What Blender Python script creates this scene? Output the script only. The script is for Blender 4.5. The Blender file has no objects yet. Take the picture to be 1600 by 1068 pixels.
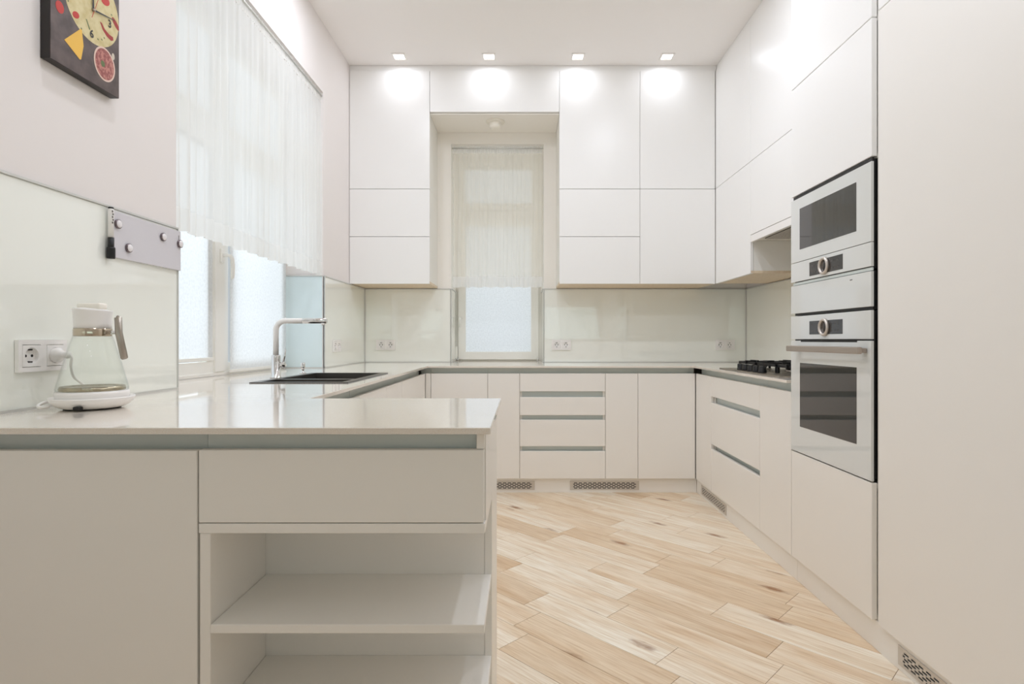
import bpy, bmesh, math, random
from mathutils import Vector, Matrix
random.seed(7)
PI = math.pi
C = bpy.context.scene.collection
sc = bpy.context.scene

# ------------------------------------------------------------------ camera, light, exposure
cam_d = bpy.data.cameras.new('camera')
cam_d.sensor_width = 36; cam_d.lens = 20.25
cam_d.shift_x = -16.5/1600; cam_d.shift_y = -3/1600
cam_d.clip_start = 0.02
cam = bpy.data.objects.new('camera', cam_d); C.objects.link(cam)
cam.location = (0, 0, 1.054); cam.rotation_euler = (PI/2, 0, 0)
sc.camera = cam
sc.view_settings.view_transform = 'Standard'; sc.view_settings.look = 'None'
sc.view_settings.gamma = 1; sc.view_settings.use_curve_mapping = False
sc.view_settings.exposure = -1.55
sc.cycles.use_denoising = True
sc.cycles.max_bounces = 14; sc.cycles.diffuse_bounces = 8; sc.cycles.transparent_max_bounces = 16
sc.cycles.glossy_bounces = 6; sc.cycles.transmission_bounces = 10
sc.cycles.sample_clamp_indirect = 6
sc.cycles.caustics_reflective = False; sc.cycles.caustics_refractive = False
world = bpy.data.worlds.new('overcast_sky'); sc.world = world; world.use_nodes = True
bg = world.node_tree.nodes['Background']; bg.inputs[0].default_value = (0.88, 0.94, 1, 1); bg.inputs[1].default_value = 1.6

def area(name, loc, rot, sx, sy, power, col=(1, 1, 1), spread=180, shape='RECTANGLE'):
    l = bpy.data.lights.new(name, 'AREA'); l.shape = shape; l.size = sx; l.size_y = sy
    l.energy = power; l.color = col; l.spread = math.radians(spread)
    o = bpy.data.objects.new(name, l); C.objects.link(o); o.location = loc; o.rotation_euler = rot
    return o
# daylight outside the two windows
P_WIN_L, P_WIN_B = 51, 19.5
area('daylight_left', (-1.95, 2.87, 1.75), (0, -PI/2, 0), 1.9, 1.7, P_WIN_L, (0.90, 0.95, 1))
area('daylight_back', (-0.2, 5.40, 1.75), (-PI/2, 0, 0), 0.9, 1.9, P_WIN_B, (0.90, 0.95, 1))
# added fill light behind the camera, tilted up to lift the ceiling
area('room_fill', (0.3, -2.55, 1.6), (PI/2+.85, 0, 0), 2.4, 1.6, 36, (0.68, 1.0, 1.03))
WARM = (0.94, 0.995, 1.11)
P_SPOT_FRONT, P_SPOT_UNSEEN = 2.1, 16.6

# ------------------------------------------------------------------ materials
def lin(c):
    return tuple(((v/255)/12.92 if v/255 <= .04045 else ((v/255+.055)/1.055)**2.4) for v in c) + (1,)
MATS = {}
def mat(name, rgb=(200, 200, 200), rough=.5, metal=0, spec=.5, coat=0, emis=None, es=0, bump=None, speck=None):
    m = bpy.data.materials.new(name); m.use_nodes = True; nt = m.node_tree
    b = nt.nodes['Principled BSDF']
    b.inputs['Base Color'].default_value = lin(rgb); b.inputs['Roughness'].default_value = rough
    b.inputs['Metallic'].default_value = metal; b.inputs['Specular IOR Level'].default_value = spec
    b.inputs['Coat Weight'].default_value = coat; b.inputs['Coat Roughness'].default_value = .03
    if emis: b.inputs['Emission Color'].default_value = lin(emis); b.inputs['Emission Strength'].default_value = es
    tc = nt.nodes.new('ShaderNodeTexCoord')
    if bump:   # (scale xyz, strength, distance)
        mp = nt.nodes.new('ShaderNodeMapping'); mp.inputs['Scale'].default_value = bump[0]
        n = nt.nodes.new('ShaderNodeTexNoise'); n.inputs['Scale'].default_value = 1; n.inputs['Detail'].default_value = 3
        bp = nt.nodes.new('ShaderNodeBump'); bp.inputs['Strength'].default_value = bump[1]; bp.inputs['Distance'].default_value = bump[2]
        nt.links.new(tc.outputs['Object'], mp.inputs[0]); nt.links.new(mp.outputs[0], n.inputs['Vector'])
        nt.links.new(n.outputs['Fac'], bp.inputs['Height']); nt.links.new(bp.outputs[0], b.inputs['Normal'])
    if speck:  # (scale, colour b, lo, hi)
        n = nt.nodes.new('ShaderNodeTexNoise'); n.inputs['Scale'].default_value = speck[0]; n.inputs['Detail'].default_value = 2
        r = nt.nodes.new('ShaderNodeValToRGB'); r.color_ramp.elements[0].position = speck[2]; r.color_ramp.elements[1].position = speck[3]
        r.color_ramp.elements[0].color = lin(speck[1]); r.color_ramp.elements[1].color = lin(rgb)
        nt.links.new(tc.outputs['Object'], n.inputs['Vector']); nt.links.new(n.outputs['Fac'], r.inputs[0]); nt.links.new(r.outputs[0], b.inputs['Base Color'])
    MATS[name] = m; return m
M_CAB = mat('satin_white_lacquer', (245, 244, 242), .30, bump=((90, 90, 4), .06, .001))
M_BASE = mat('satin_cream_lacquer', (240, 237, 232), .33, bump=((90, 90, 4), .04, .001))
M_WALL = mat('wall_paint', (236, 230, 227), .75, bump=((300, 300, 300), .05, .0005))
M_CEIL = mat('ceiling_paint', (251, 248, 246), .8)
M_REVEAL = mat('reveal_paint', (248, 244, 237), .7)
M_CARC = mat('cabinet_board', (238, 236, 230), .5)
M_OAK = mat('pale_oak_underside', (230, 212, 186), .45, speck=(60, (220, 200, 172), .35, .65))
M_SPLASH = mat('pale_green_glass', (247, 249, 242), .04, spec=.6, coat=1)
M_SPLASH_B = mat('pale_blue_glass', (222, 236, 238), .04, spec=.5, coat=.4)
M_QUARTZ = mat('beige_quartz', (234, 228, 220), .06, spec=.6, coat=.3, speck=(900, (220, 208, 192), .3, .6))
M_ALU = mat('brushed_aluminium', (216, 224, 222), .42, metal=.2)
M_TRIM = mat('satin_trim', (212, 212, 208), .35, metal=.35)
M_CHROME = mat('chrome', (225, 225, 225), .08, metal=1)
M_STEEL = mat('brushed_steel', (176, 168, 158), .3, metal=1)
M_GRILLE = mat('grille_steel', (206, 200, 192), .35, metal=.3)
M_NICKEL = mat('warm_nickel', (176, 164, 154), .34, metal=.85)
M_RING = mat('satin_ring', (214, 206, 198), .3, metal=.5)
M_SINK = mat('dark_steel', (96, 92, 88), .32, metal=.85)
M_BLACK = mat('black', (14, 13, 13), .45)
M_IRON = mat('cast_iron', (20, 19, 19), .55)
M_APPL = mat('white_appliance_glass', (222, 224, 222), .04, spec=.5, coat=.5)
M_DARKG = mat('dark_oven_glass', (34, 30, 28), .04, spec=.6, coat=.5)
M_DISP = mat('dark_display', (50, 46, 44), .12)
M_DISPL = mat('display_marks', (98, 92, 88), .3)
M_PLAST = mat('white_plastic', (246, 243, 240), .3)
M_CREAMP = mat('cream_plastic', (244, 239, 228), .35)
M_PVC = mat('window_plastic', (247, 245, 239), .3)
M_BOARD = mat('whiteboard_enamel', (214, 211, 216), .2)
M_MAG = mat('magnet_lens', (240, 236, 238), .1, coat=.5)
M_MAGR = mat('magnet_rim', (120, 108, 112), .25, metal=.7)
M_PINK = mat('magnet_pink_print', (206, 110, 120), .3)
M_DARKW = mat('dark_wood_print', (96, 80, 76), .45, speck=(28, (66, 52, 48), .35, .7))
M_FRAME = mat('black_frame', (34, 29, 27), .4)
M_DOUGH = mat('dough_print', (214, 200, 152), .35, speck=(40, (196, 178, 120), .3, .6))
M_RED = mat('tomato_print', (190, 42, 30), .3)
M_DRED = mat('chilli_print', (158, 34, 28), .3)
M_CHEESE = mat('cheese_print', (236, 186, 70), .35)
M_SAUCE = mat('sauce_print', (140, 66, 60), .35, speck=(120, (186, 120, 108), .42, .55))
M_BOWL = mat('bowl_print', (224, 196, 180), .35)
M_GREEN = mat('herb_print', (86, 104, 50), .4)
M_GARLIC = mat('garlic_print', (206, 196, 178), .4)
M_GRASS = mat('plank_joint', (150, 128, 104), .7)
M_BULB = mat('lamp_diffuser', (255, 252, 246), .5, emis=(255, 250, 244), es=14)
M_GOLD = mat('champagne_metal', (196, 184, 166), .12, metal=1)
M_HOT = mat('heating_plate', (184, 172, 150), .2, metal=1, bump=((60, 60, 60), .6, .004))

def thin_glass(name, tint, f0=.05):
    m = bpy.data.materials.new(name); m.use_nodes = True; nt = m.node_tree; nt.nodes.clear()
    out = nt.nodes.new('ShaderNodeOutputMaterial'); mx = nt.nodes.new('ShaderNodeMixShader')
    t = nt.nodes.new('ShaderNodeBsdfTransparent'); g = nt.nodes.new('ShaderNodeBsdfGlossy'); lw = nt.nodes.new('ShaderNodeLayerWeight'); lw.inputs[0].default_value = .5
    pw = nt.nodes.new('ShaderNodeMath'); pw.operation = 'POWER'; pw.inputs[1].default_value = 4; f = nt.nodes.new('ShaderNodeMapRange'); f.inputs[3].default_value = f0; f.inputs[4].default_value = .55
    nt.links.new(lw.outputs['Facing'], pw.inputs[0]); nt.links.new(pw.outputs[0], f.inputs[0])
    t.inputs[0].default_value = lin(tint); g.inputs['Roughness'].default_value = .01
    nt.links.new(f.outputs[0], mx.inputs[0]); nt.links.new(t.outputs[0], mx.inputs[1]); nt.links.new(g.outputs[0], mx.inputs[2]); nt.links.new(mx.outputs[0], out.inputs[0])
    return m
M_PANE = thin_glass('window_glass', (250, 252, 252))
M_JUG = thin_glass('jug_glass', (253, 254, 253), .03)

def fabric(name, rgb, transl, transp, speckle=0):
    m = bpy.data.materials.new(name); m.use_nodes = True; nt = m.node_tree; nt.nodes.clear()
    N = nt.nodes.new; out = N('ShaderNodeOutputMaterial')
    d = N('ShaderNodeBsdfDiffuse'); t = N('ShaderNodeBsdfTranslucent'); a = N('ShaderNodeBsdfTransparent')
    m1 = N('ShaderNodeMixShader'); m2 = N('ShaderNodeMixShader')
    m1.inputs[0].default_value = transl; m2.inputs[0].default_value = transp
    for s in (d, t): s.inputs[0].default_value = lin(rgb)
    if speckle:
        tc = N('ShaderNodeTexCoord'); n = N('ShaderNodeTexNoise'); n.inputs['Scale'].default_value = 80; n.inputs['Detail'].default_value = 3
        r = N('ShaderNodeValToRGB'); r.color_ramp.elements[0].position = .3; r.color_ramp.elements[1].position = .62
        r.color_ramp.elements[0].color = lin(tuple(v-speckle for v in rgb)); r.color_ramp.elements[1].color = lin(rgb)
        nt.links.new(tc.outputs['Object'], n.inputs['Vector']); nt.links.new(n.outputs['Fac'], r.inputs[0])
        for s in (d, t): nt.links.new(r.outputs[0], s.inputs[0])
    nt.links.new(d.outputs[0], m1.inputs[1]); nt.links.new(t.outputs[0], m1.inputs[2])
    nt.links.new(m1.outputs[0], m2.inputs[1]); nt.links.new(a.outputs[0], m2.inputs[2]); nt.links.new(m2.outputs[0], out.inputs[0])
    return m
M_BLIND = fabric('roller_blind_fabric', (246, 248, 250), .55, 0.0, 11)
M_SHEER = fabric('sheer_voile', (251, 251, 249), .55, .21)
M_SHEERH = fabric('sheer_voile_hem', (251, 250, 247), .58, .12)

def wood_floor():
    m = bpy.data.materials.new('oak_plank'); m.use_nodes = True; nt = m.node_tree; N = nt.nodes.new; L = nt.links.new
    b = nt.nodes['Principled BSDF']; b.inputs['Roughness'].default_value = .42
    tc = N('ShaderNodeTexCoord'); oi = N('ShaderNodeObjectInfo')
    mul = N('ShaderNodeVectorMath'); mul.operation = 'SCALE'; mul.inputs[0].default_value = (37, 19, 11)
    L(oi.outputs['Random'], mul.inputs['Scale'])
    add = N('ShaderNodeVectorMath'); add.operation = 'ADD'; L(tc.outputs['Object'], add.inputs[0]); L(mul.outputs[0], add.inputs[1])
    def noise(scale, det, dist=0):
        mp = N('ShaderNodeMapping'); mp.inputs['Scale'].default_value = scale; L(add.outputs[0], mp.inputs[0])
        n = N('ShaderNodeTexNoise'); n.inputs['Scale'].default_value = 1; n.inputs['Detail'].default_value = det; n.inputs['Distortion'].default_value = dist
        L(mp.outputs[0], n.inputs['Vector']); return n.outputs['Fac']
    def ramp(fac, stops):
        r = N('ShaderNodeValToRGB'); e = r.color_ramp.elements
        e[0].position, e[0].color = stops[0][0], lin(stops[0][1]); e[1].position, e[1].color = stops[-1][0], lin(stops[-1][1])
        for p, c in stops[1:-1]: x = e.new(p); x.color = lin(c)
        L(fac, r.inputs[0]); return r.outputs[0]
    def mix(kind, f, a, c):
        x = N('ShaderNodeMix'); x.data_type = 'RGBA'; x.blend_type = kind
        if isinstance(f, float): x.inputs[0].default_value = f
        else: L(f, x.inputs[0])
        L(a, x.inputs[6]); L(c, x.inputs[7]); return x.outputs[2]
    base = ramp(oi.outputs['Random'], [(0, (253, 249, 242)), (.3, (251, 244, 234)), (.55, (247, 237, 224)), (.75, (240, 225, 206)), (.9, (230, 211, 188)), (1, (252, 247, 239))])
    grain = ramp(noise((1.6, 22, 1), 5, .9), [(.25, (232, 216, 192)), (.5, (247, 240, 226)), (.78, (255, 252, 243))])
    c1 = mix('MULTIPLY', .7, base, grain)
    streak = ramp(noise((1.0, 9, 1), 3, 1.4), [(.33, (232, 210, 182)), (.56, (255, 255, 255))])
    c2 = mix('MULTIPLY', .5, c1, streak)
    fine = ramp(noise((7, 150, 1), 4, .6), [(.32, (220, 204, 180)), (.58, (255, 255, 255))])
    c3 = mix('MULTIPLY', .6, c2, fine)
    # sparse knots, drawn out along the grain
    mp = N('ShaderNodeMapping'); mp.inputs['Scale'].default_value = (2.3, 7.0, 1); L(add.outputs[0], mp.inputs[0])
    vo = N('ShaderNodeTexVoronoi'); vo.inputs['Scale'].default_value = 1; L(mp.outputs[0], vo.inputs['Vector'])
    wob = noise((30, 60, 1), 3)
    am = N('ShaderNodeMath'); am.operation = 'MULTIPLY_ADD'; L(wob, am.inputs[0]); am.inputs[1].default_value = .16; L(vo.outputs['Distance'], am.inputs[2])
    kn = N('ShaderNodeMapRange'); L(am.outputs[0], kn.inputs[0]); kn.inputs[1].default_value = .115; kn.inputs[2].default_value = .25
    kn.inputs[3].default_value = 1; kn.inputs[4].default_value = 0
    sep = N('ShaderNodeSeparateColor'); L(vo.outputs['Color'], sep.inputs[0])
    gt = N('ShaderNodeMath'); gt.operation = 'GREATER_THAN'; L(sep.outputs[0], gt.inputs[0]); gt.inputs[1].default_value = .12
    kf = N('ShaderNodeMath'); kf.operation = 'MULTIPLY'; L(kn.outputs[0], kf.inputs[0]); L(gt.outputs[0], kf.inputs[1])
    rgbn = N('ShaderNodeRGB'); rgbn.outputs[0].default_value = lin((142, 92, 46))
    kf2 = N('ShaderNodeMath'); kf2.operation = 'MULTIPLY'; L(kf.outputs[0], kf2.inputs[0]); kf2.inputs[1].default_value = .92
    c4 = mix('MIX', kf2.outputs[0], c3, rgbn.outputs[0])
    L(c4, b.inputs['Base Color'])
    bp = N('ShaderNodeBump'); bp.inputs['Strength'].default_value = .12; bp.inputs['Distance'].default_value = .001
    L(fine, bp.inputs['Height']); L(bp.outputs[0], b.inputs['Normal'])
    return m
M_WOOD = wood_floor()

# ------------------------------------------------------------------ builders
O = Vector((0, 0, 0))
def obj(name, bm, m, parent=None, smooth=False, origin=None):
    """link a bmesh as one object; a child's mesh is stored relative to its thing's base"""
    bmesh.ops.recalc_face_normals(bm, faces=bm.faces)
    off = Vector(parent['_o']) if parent is not None and '_o' in parent.keys() else Vector(origin or (0, 0, 0))
    for v in bm.verts: v.co -= off
    me = bpy.data.meshes.new(name); bm.to_mesh(me); bm.free(); me.materials.append(m)
    if smooth:
        for p in me.polygons: p.use_smooth = True
    o = bpy.data.objects.new(name, me); C.objects.link(o)
    if parent is not None:
        o.parent = parent
    else:
        o.location = off
    if parent is not None and '_o' in parent.keys(): o['_o'] = parent['_o']
    return o
def thing(name, label, cat, loc=(0, 0, 0), group=None, rotz=0):
    o = bpy.data.objects.new(name, None); C.objects.link(o); o.empty_display_size = .05
    o.location = loc; o.rotation_euler = (0, 0, rotz); o['_o'] = tuple(loc); o['label'] = label; o['category'] = cat
    if group: o['group'] = group
    return o
def local_thing(name, label, cat, group=None):      # parts are modelled round the thing's own origin
    o = thing(name, label, cat, (0, 0, 0), group); return o
def tag(o, label, cat, group=None):
    o['label'] = label; o['category'] = cat
    if group: o['group'] = group
    return o
def struct(o): o['kind'] = 'structure'; return o
def part(o, label): o['label'] = label; return o
def dup(root, loc, rotz=None, label=None):
    def cp(o, par):
        c = o.copy(); C.objects.link(c); c.parent = par
        for ch in list(o.children): cp(ch, c)
        return c
    r = cp(root, None); r.location = loc
    if rotz is not None: r.rotation_euler = (0, 0, rotz)
    if label: r['label'] = label
    return r
def box(bm, x0, x1, y0, y1, z0, z1, bev=0, seg=1):
    x0, x1 = min(x0, x1), max(x0, x1); y0, y1 = min(y0, y1), max(y0, y1)
    vs = [bm.verts.new((x, y, z)) for x in (x0, x1) for y in (y0, y1) for z in (z0, z1)]
    fs = [(0, 1, 3, 2), (4, 6, 7, 5), (0, 4, 5, 1), (2, 3, 7, 6), (0, 2, 6, 4), (1, 5, 7, 3)]
    faces = [bm.faces.new([vs[i] for i in f]) for f in fs]
    if bev:
        es = list({e for f in faces for e in f.edges})
        bmesh.ops.bevel(bm, geom=es, offset=bev, segments=seg, affect='EDGES', profile=.5)
    return bm
def bx(*a, **k): return box(bmesh.new(), *a, **k)
def mapper(face, f):
    """u = depth behind the front plane f, v = along it"""
    return {'ny': lambda u, v, z: (v, f+u, z), 'py': lambda u, v, z: (v, f-u, z),
            'nx': lambda u, v, z: (f+u, v, z), 'px': lambda u, v, z: (f-u, v, z)}[face]
def ub(bm, M, u0, u1, v0, v1, z0, z1, bev=0, seg=1):
    a = M(u0, v0, z0); b = M(u1, v1, z1)
    return box(bm, a[0], b[0], a[1], b[1], z0, z1, bev, seg)
def nb(): return bmesh.new()
def frame_for(d):
    d = Vector(d).normalized(); a = Vector((0, 0, 1)) if abs(d.z) < .9 else Vector((1, 0, 0))
    s = d.cross(a).normalized(); return s, s.cross(d).normalized()
def tube(bm, pts, r, seg=12, caps=True):
    pts = [Vector(p) for p in pts]; rs = r if isinstance(r, (list, tuple)) else [r]*len(pts); rings = []
    s = None
    for i, p in enumerate(pts):
        d = (pts[min(i+1, len(pts)-1)]-pts[max(i-1, 0)]).normalized()
        if s is None: s, t = frame_for(d)
        else:
            s = (s-d*s.dot(d)).normalized(); t = s.cross(d)
        rings.append([bm.verts.new(p+(s*math.cos(2*PI*k/seg)+t*math.sin(2*PI*k/seg))*rs[i]) for k in range(seg)])
    for a, b in zip(rings, rings[1:]):
        for k in range(seg): bm.faces.new((a[k], a[(k+1) % seg], b[(k+1) % seg], b[k]))
    if caps: bm.faces.new(rings[0]); bm.faces.new(rings[-1])
    return bm
def lathe(bm, prof, c=(0, 0, 0), seg=32, axis='z', sx=1, sy=1):
    rings = []
    def P(r, h, a):
        x, y = r*math.cos(a)*sx, r*math.sin(a)*sy
        if axis == 'z': v = (x, y, h)
        elif axis == 'x': v = (h, x, y)
        else: v = (x, -h, y)            # 'y': height points towards -Y
        return (c[0]+v[0], c[1]+v[1], c[2]+v[2])
    for r, h in prof:
        rings.append([bm.verts.new(P(0, h, 0))] if r < 1e-6 else [bm.verts.new(P(r, h, 2*PI*k/seg)) for k in range(seg)])
    for a, b in zip(rings, rings[1:]):
        if len(a) == 1 and len(b) == 1: continue
        for k in range(seg):
            q = (k+1) % seg
            if len(a) == 1: bm.faces.new((a[0], b[k], b[q]))
            elif len(b) == 1: bm.faces.new((a[k], a[q], b[0]))
            else: bm.faces.new((a[k], a[q], b[q], b[k]))
    return bm
def cells(bm, xs, ys, inside, z0, z1, P=lambda x, y, z: (x, y, z)):
    """a slab made of the grid cells that are inside, closed on every side"""
    V = {}
    def v(i, j, k):
        if (i, j, k) not in V: V[i, j, k] = bm.verts.new(P(xs[i], ys[j], z1 if k else z0))
        return V[i, j, k]
    n, m = len(xs)-1, len(ys)-1
    ins = [[bool(inside((xs[i]+xs[i+1])/2, (ys[j]+ys[j+1])/2)) for j in range(m)] for i in range(n)]
    g = lambda i, j: 0 <= i < n and 0 <= j < m and ins[i][j]
    for i in range(n):
        for j in range(m):
            if not ins[i][j]: continue
            bm.faces.new((v(i, j, 1), v(i+1, j, 1), v(i+1, j+1, 1), v(i, j+1, 1)))
            bm.faces.new((v(i, j, 0), v(i, j+1, 0), v(i+1, j+1, 0), v(i+1, j, 0)))
            if not g(i-1, j): bm.faces.new((v(i, j, 0), v(i, j, 1), v(i, j+1, 1), v(i, j+1, 0)))
            if not g(i+1, j): bm.faces.new((v(i+1, j, 0), v(i+1, j+1, 0), v(i+1, j+1, 1), v(i+1, j, 1)))
            if not g(i, j-1): bm.faces.new((v(i, j, 0), v(i+1, j, 0), v(i+1, j, 1), v(i, j, 1)))
            if not g(i, j+1): bm.faces.new((v(i, j+1, 0), v(i, j+1, 1), v(i+1, j+1, 1), v(i+1, j+1, 0)))
    return bm
def prism(bm, pts, P, d0, d1):
    """polygon pts (a, b) extruded from d0 to d1 through P(a, b, d)"""
    a = [bm.verts.new(P(p[0], p[1], d0)) for p in pts]; b = [bm.verts.new(P(p[0], p[1], d1)) for p in pts]
    bm.faces.new(a); bm.faces.new(list(reversed(b)))
    n = len(pts)
    for i in range(n): bm.faces.new((a[i], b[i], b[(i+1) % n], a[(i+1) % n]))
    return bm
def text_bm(s, size, P, depth=.0004, bold=False):
    cu = bpy.data.curves.new('t', 'FONT'); cu.body = s; cu.size = size; cu.align_x = 'CENTER'; cu.align_y = 'CENTER'; cu.resolution_u = 3
    if bold: cu.offset = size*.02
    to = bpy.data.objects.new('t', cu); C.objects.link(to); bpy.context.view_layer.update()
    me = bpy.data.meshes.new_from_object(to.evaluated_get(bpy.context.evaluated_depsgraph_get()))
    bpy.data.objects.remove(to); bm = nb(); bm.from_mesh(me); bpy.data.meshes.remove(me)
    for v in bm.verts: v.co = Vector(P(v.co.x, v.co.y, depth))
    return bm

# ------------------------------------------------------------------ room measures (metres, camera stands at x=0 y=0)
XL, XR, YB, YF, ZC = -1.263, 1.786, 4.587, -2.7, 3.058
ZT = .877                       # worktop top
WY0, WY1, WZ0, WZ1 = 2.100, 3.649, .862, 2.62      # left window opening
BX0, BX1, BZ1 = -.570, .169, 2.614                 # back window opening
# walls ------------------------------------------------------------
bm = nb(); cells(bm, [YF-.1, WY0, WY1, 5.2], [0, WZ0, WZ1, ZC+.02], lambda a, b: not (WY0 < a < WY1 and WZ0 < b < WZ1), XL-.34, XL, lambda a, b, d: (d, a, b))
struct(obj('wall_left', bm, M_WALL))
bm = nb(); cells(bm, [XL, BX0, BX1, XR], [0, WZ0, BZ1, ZC+.02], lambda a, b: not (BX0 < a < BX1 and WZ0 < b < BZ1), YB, YB+.45, lambda a, b, d: (a, d, b))
struct(obj('wall_back', bm, M_REVEAL))
struct(obj('wall_right', bx(XR, XR+.15, YF-.1, YB+.45, 0, ZC+.02), M_WALL))
struct(obj('wall_front', bx(XL, XR, YF-.1, YF, 0, ZC+.02), M_WALL))
struct(obj('ceiling', bx(XL-.34, XR+.15, YF-.1, YB+.45, ZC, ZC+.12), M_CEIL))
# floor: joints below, oak-look tiles above -------------------------------
fl = struct(obj('floor', bx(XL-.02, XR+.02, YF-.02, YB+.02, -.06, -.0012), M_GRASS))
PLL, PLW, G = .60, .148, .0008
pb = nb(); box(pb, G, PLL-G, G, PLW-G, -.0075, 0, .0006)
plank0 = obj('plank', pb, M_WOOD); pmesh = plank0.data; bpy.data.objects.remove(plank0)
rot = Matrix.Rotation(-PI/4, 3, 'Z')
rest = nb(); npl = 0
for k in range(-30, 50):
    jit = random.random()*PLL
    for j in range(-14, 14):
        lo = rot @ Vector((j*PLL+jit, k*PLW, 0))
        cs = [rot @ Vector((j*PLL+jit+a, k*PLW+b, 0)) for a, b in ((0, 0), (PLL, 0), (PLL, PLW), (0, PLW))]
        cx = sum(c.x for c in cs)/4; cy = sum(c.y for c in cs)/4
        if max(c.x for c in cs) < XL or min(c.x for c in cs) > XR or max(c.y for c in cs) < YF or min(c.y for c in cs) > YB: continue
        full = all(XL < c.x < XR and YF < c.y < YB for c in cs)
        if full and -.8 < cx < 1.45 and .5 < cy < 4.3 and npl < 290:
            p = bpy.data.objects.new('plank', pmesh); C.objects.link(p); p.parent = fl
            p.location = (lo.x, lo.y, 0); p.rotation_euler = (0, 0, -PI/4); npl += 1
        else:
            b2 = nb(); box(b2, G, PLL-G, G, PLW-G, -.0075, 0)
            for v in b2.verts: v.co = rot @ v.co + lo
            for co, no in (((XL, 0, 0), (-1, 0, 0)), ((XR, 0, 0), (1, 0, 0)), ((0, YF, 0), (0, -1, 0)), ((0, YB, 0), (0, 1, 0))):
                bmesh.ops.bisect_plane(b2, geom=list(b2.verts)+list(b2.edges)+list(b2.faces), plane_co=co, plane_no=no, clear_outer=True)
            tmp = bpy.data.meshes.new('t'); b2.to_mesh(tmp); b2.free(); rest.from_mesh(tmp); bpy.data.meshes.remove(tmp)
inv = rot.inverted()
for v in rest.verts: v.co = inv @ v.co
ro = obj('plank', rest, M_WOOD); ro.parent = fl; ro.rotation_euler = (0, 0, -PI/4); ro['kind'] = 'stuff'

# ------------------------------------------------------------------ windows
def casement(root, P, v0, v1, z0, z1, transom, posts, d0, d1):
    """outer frame, transom and posts; P(v, z, d)"""
    def b(name, a0, a1, c0, c1, e0=d0, e1=d1):
        p = P(a0, c0, e0); q = P(a1, c1, e1)
        return obj(name, bx(p[0], q[0], p[1], q[1], c0, c1, bev=.003), M_PVC, root)
    t = .045
    b('frame_post', v0, v0+t, z0, z1); b('frame_post', v1-t, v1, z0, z1)
    b('frame_rail', v0+t, v1-t, z0, z0+t*.4); b('frame_rail', v0+t, v1-t, z1-t, z1)
    b('transom', v0+t, v1-t, transom, transom+.075)
    for a, c in posts: b('mullion', a, c, z0+t*.4, transom, d0-.004); b('mullion', a, c, transom+.075, z1-t)
w1 = struct(thing('window_1', '', '', (-1.53, 2.87, WZ0))); del w1['label']; del w1['category']
PL = lambda v, z, d: (XL-.24-d, v, z)     # d grows outwards; d=0 is x=-1.503
casement(w1, PL, WY0, WY1, ZT, WZ1, 2.02, [(2.832, 2.924)], .01, .07)
def sash(root, P, a0, a1, c0, c1, d0, d1, w=.055):
    m = nb(); cells(m, [a0, a0+w, a1-w, a1], [c0, c0+w, c1-w, c1], lambda a, c: not (a0+w < a < a1-w and c0+w < c < c1-w), d0, d1, lambda a, c, d: P(a, c, d))
    s = obj('sash', m, M_PVC, root)
    p = P(a0+w, c0+w, (d0+d1)/2); q = P(a1-w, c1-w, (d0+d1)/2+.004)
    obj('pane', bx(p[0], q[0], p[1], q[1], c0+w, c1-w), M_PANE, s)
    return s
sash(w1, PL, 2.13, 2.832, ZT+.012, 2.02, .018, .06, .06)
sash(w1, PL, 2.925, 3.62, ZT+.012, 2.02, .018, .06, .05)
sash(w1, PL, 2.13, 2.832, 2.095, WZ1-.04, .018, .06, .05)
sash(w1, PL, 2.925, 3.62, 2.095, WZ1-.04, .018, .06, .05)
# handle on the mullion
h = obj('window_handle', tube(nb(), [(-1.508, 2.885, 1.478), (-1.474, 2.885, 1.478), (-1.464, 2.888, 1.474), (-1.461, 2.90, 1.46), (-1.460, 2.905, 1.42), (-1.462, 2.905, 1.372), (-1.466, 2.903, 1.362)], [.009, .009, .010, .0095, .009, .0085, .006]), M_PVC, w1, True)
obj('handle_plate', bx(-1.512, -1.498, 2.870, 2.900, 1.44, 1.51, bev=.004), M_PVC, w1)
w2 = struct(thing('window_2', '', '', (-.2, 4.96, WZ0))); del w2['label']; del w2['category']
PB = lambda v, z, d: (v, 4.93+d, z)
casement(w2, PB, BX0, BX1, ZT, BZ1, 2.088, [], .012, .08)
sash(w2, PB, -.548, .135, ZT+.012, 2.088, -.01, .06, .062)
sash(w2, PB, -.548, .135, 2.165, BZ1-.04, .0, .06, .055)
obj('window_handle', tube(nb(), [(-.532, 4.925, 1.243), (-.532, 4.885, 1.243), (-.532, 4.882, 1.235), (-.532, 4.882, 1.165)], [.008, .008, .009, .007]), M_PVC, w2, True)
hb = nb(); box(hb, -.568, -.552, 4.905, 4.93, .885, 1.0, .002); obj('hinge', hb, M_PVC, w2)
for x in (-.552, .13): obj('hinge_pin', lathe(nb(), [(0, 0), (.008, 0), (.008, .02), (0, .02)], (x, 4.905, .879), 12), M_CHROME, w2, True)

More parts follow.
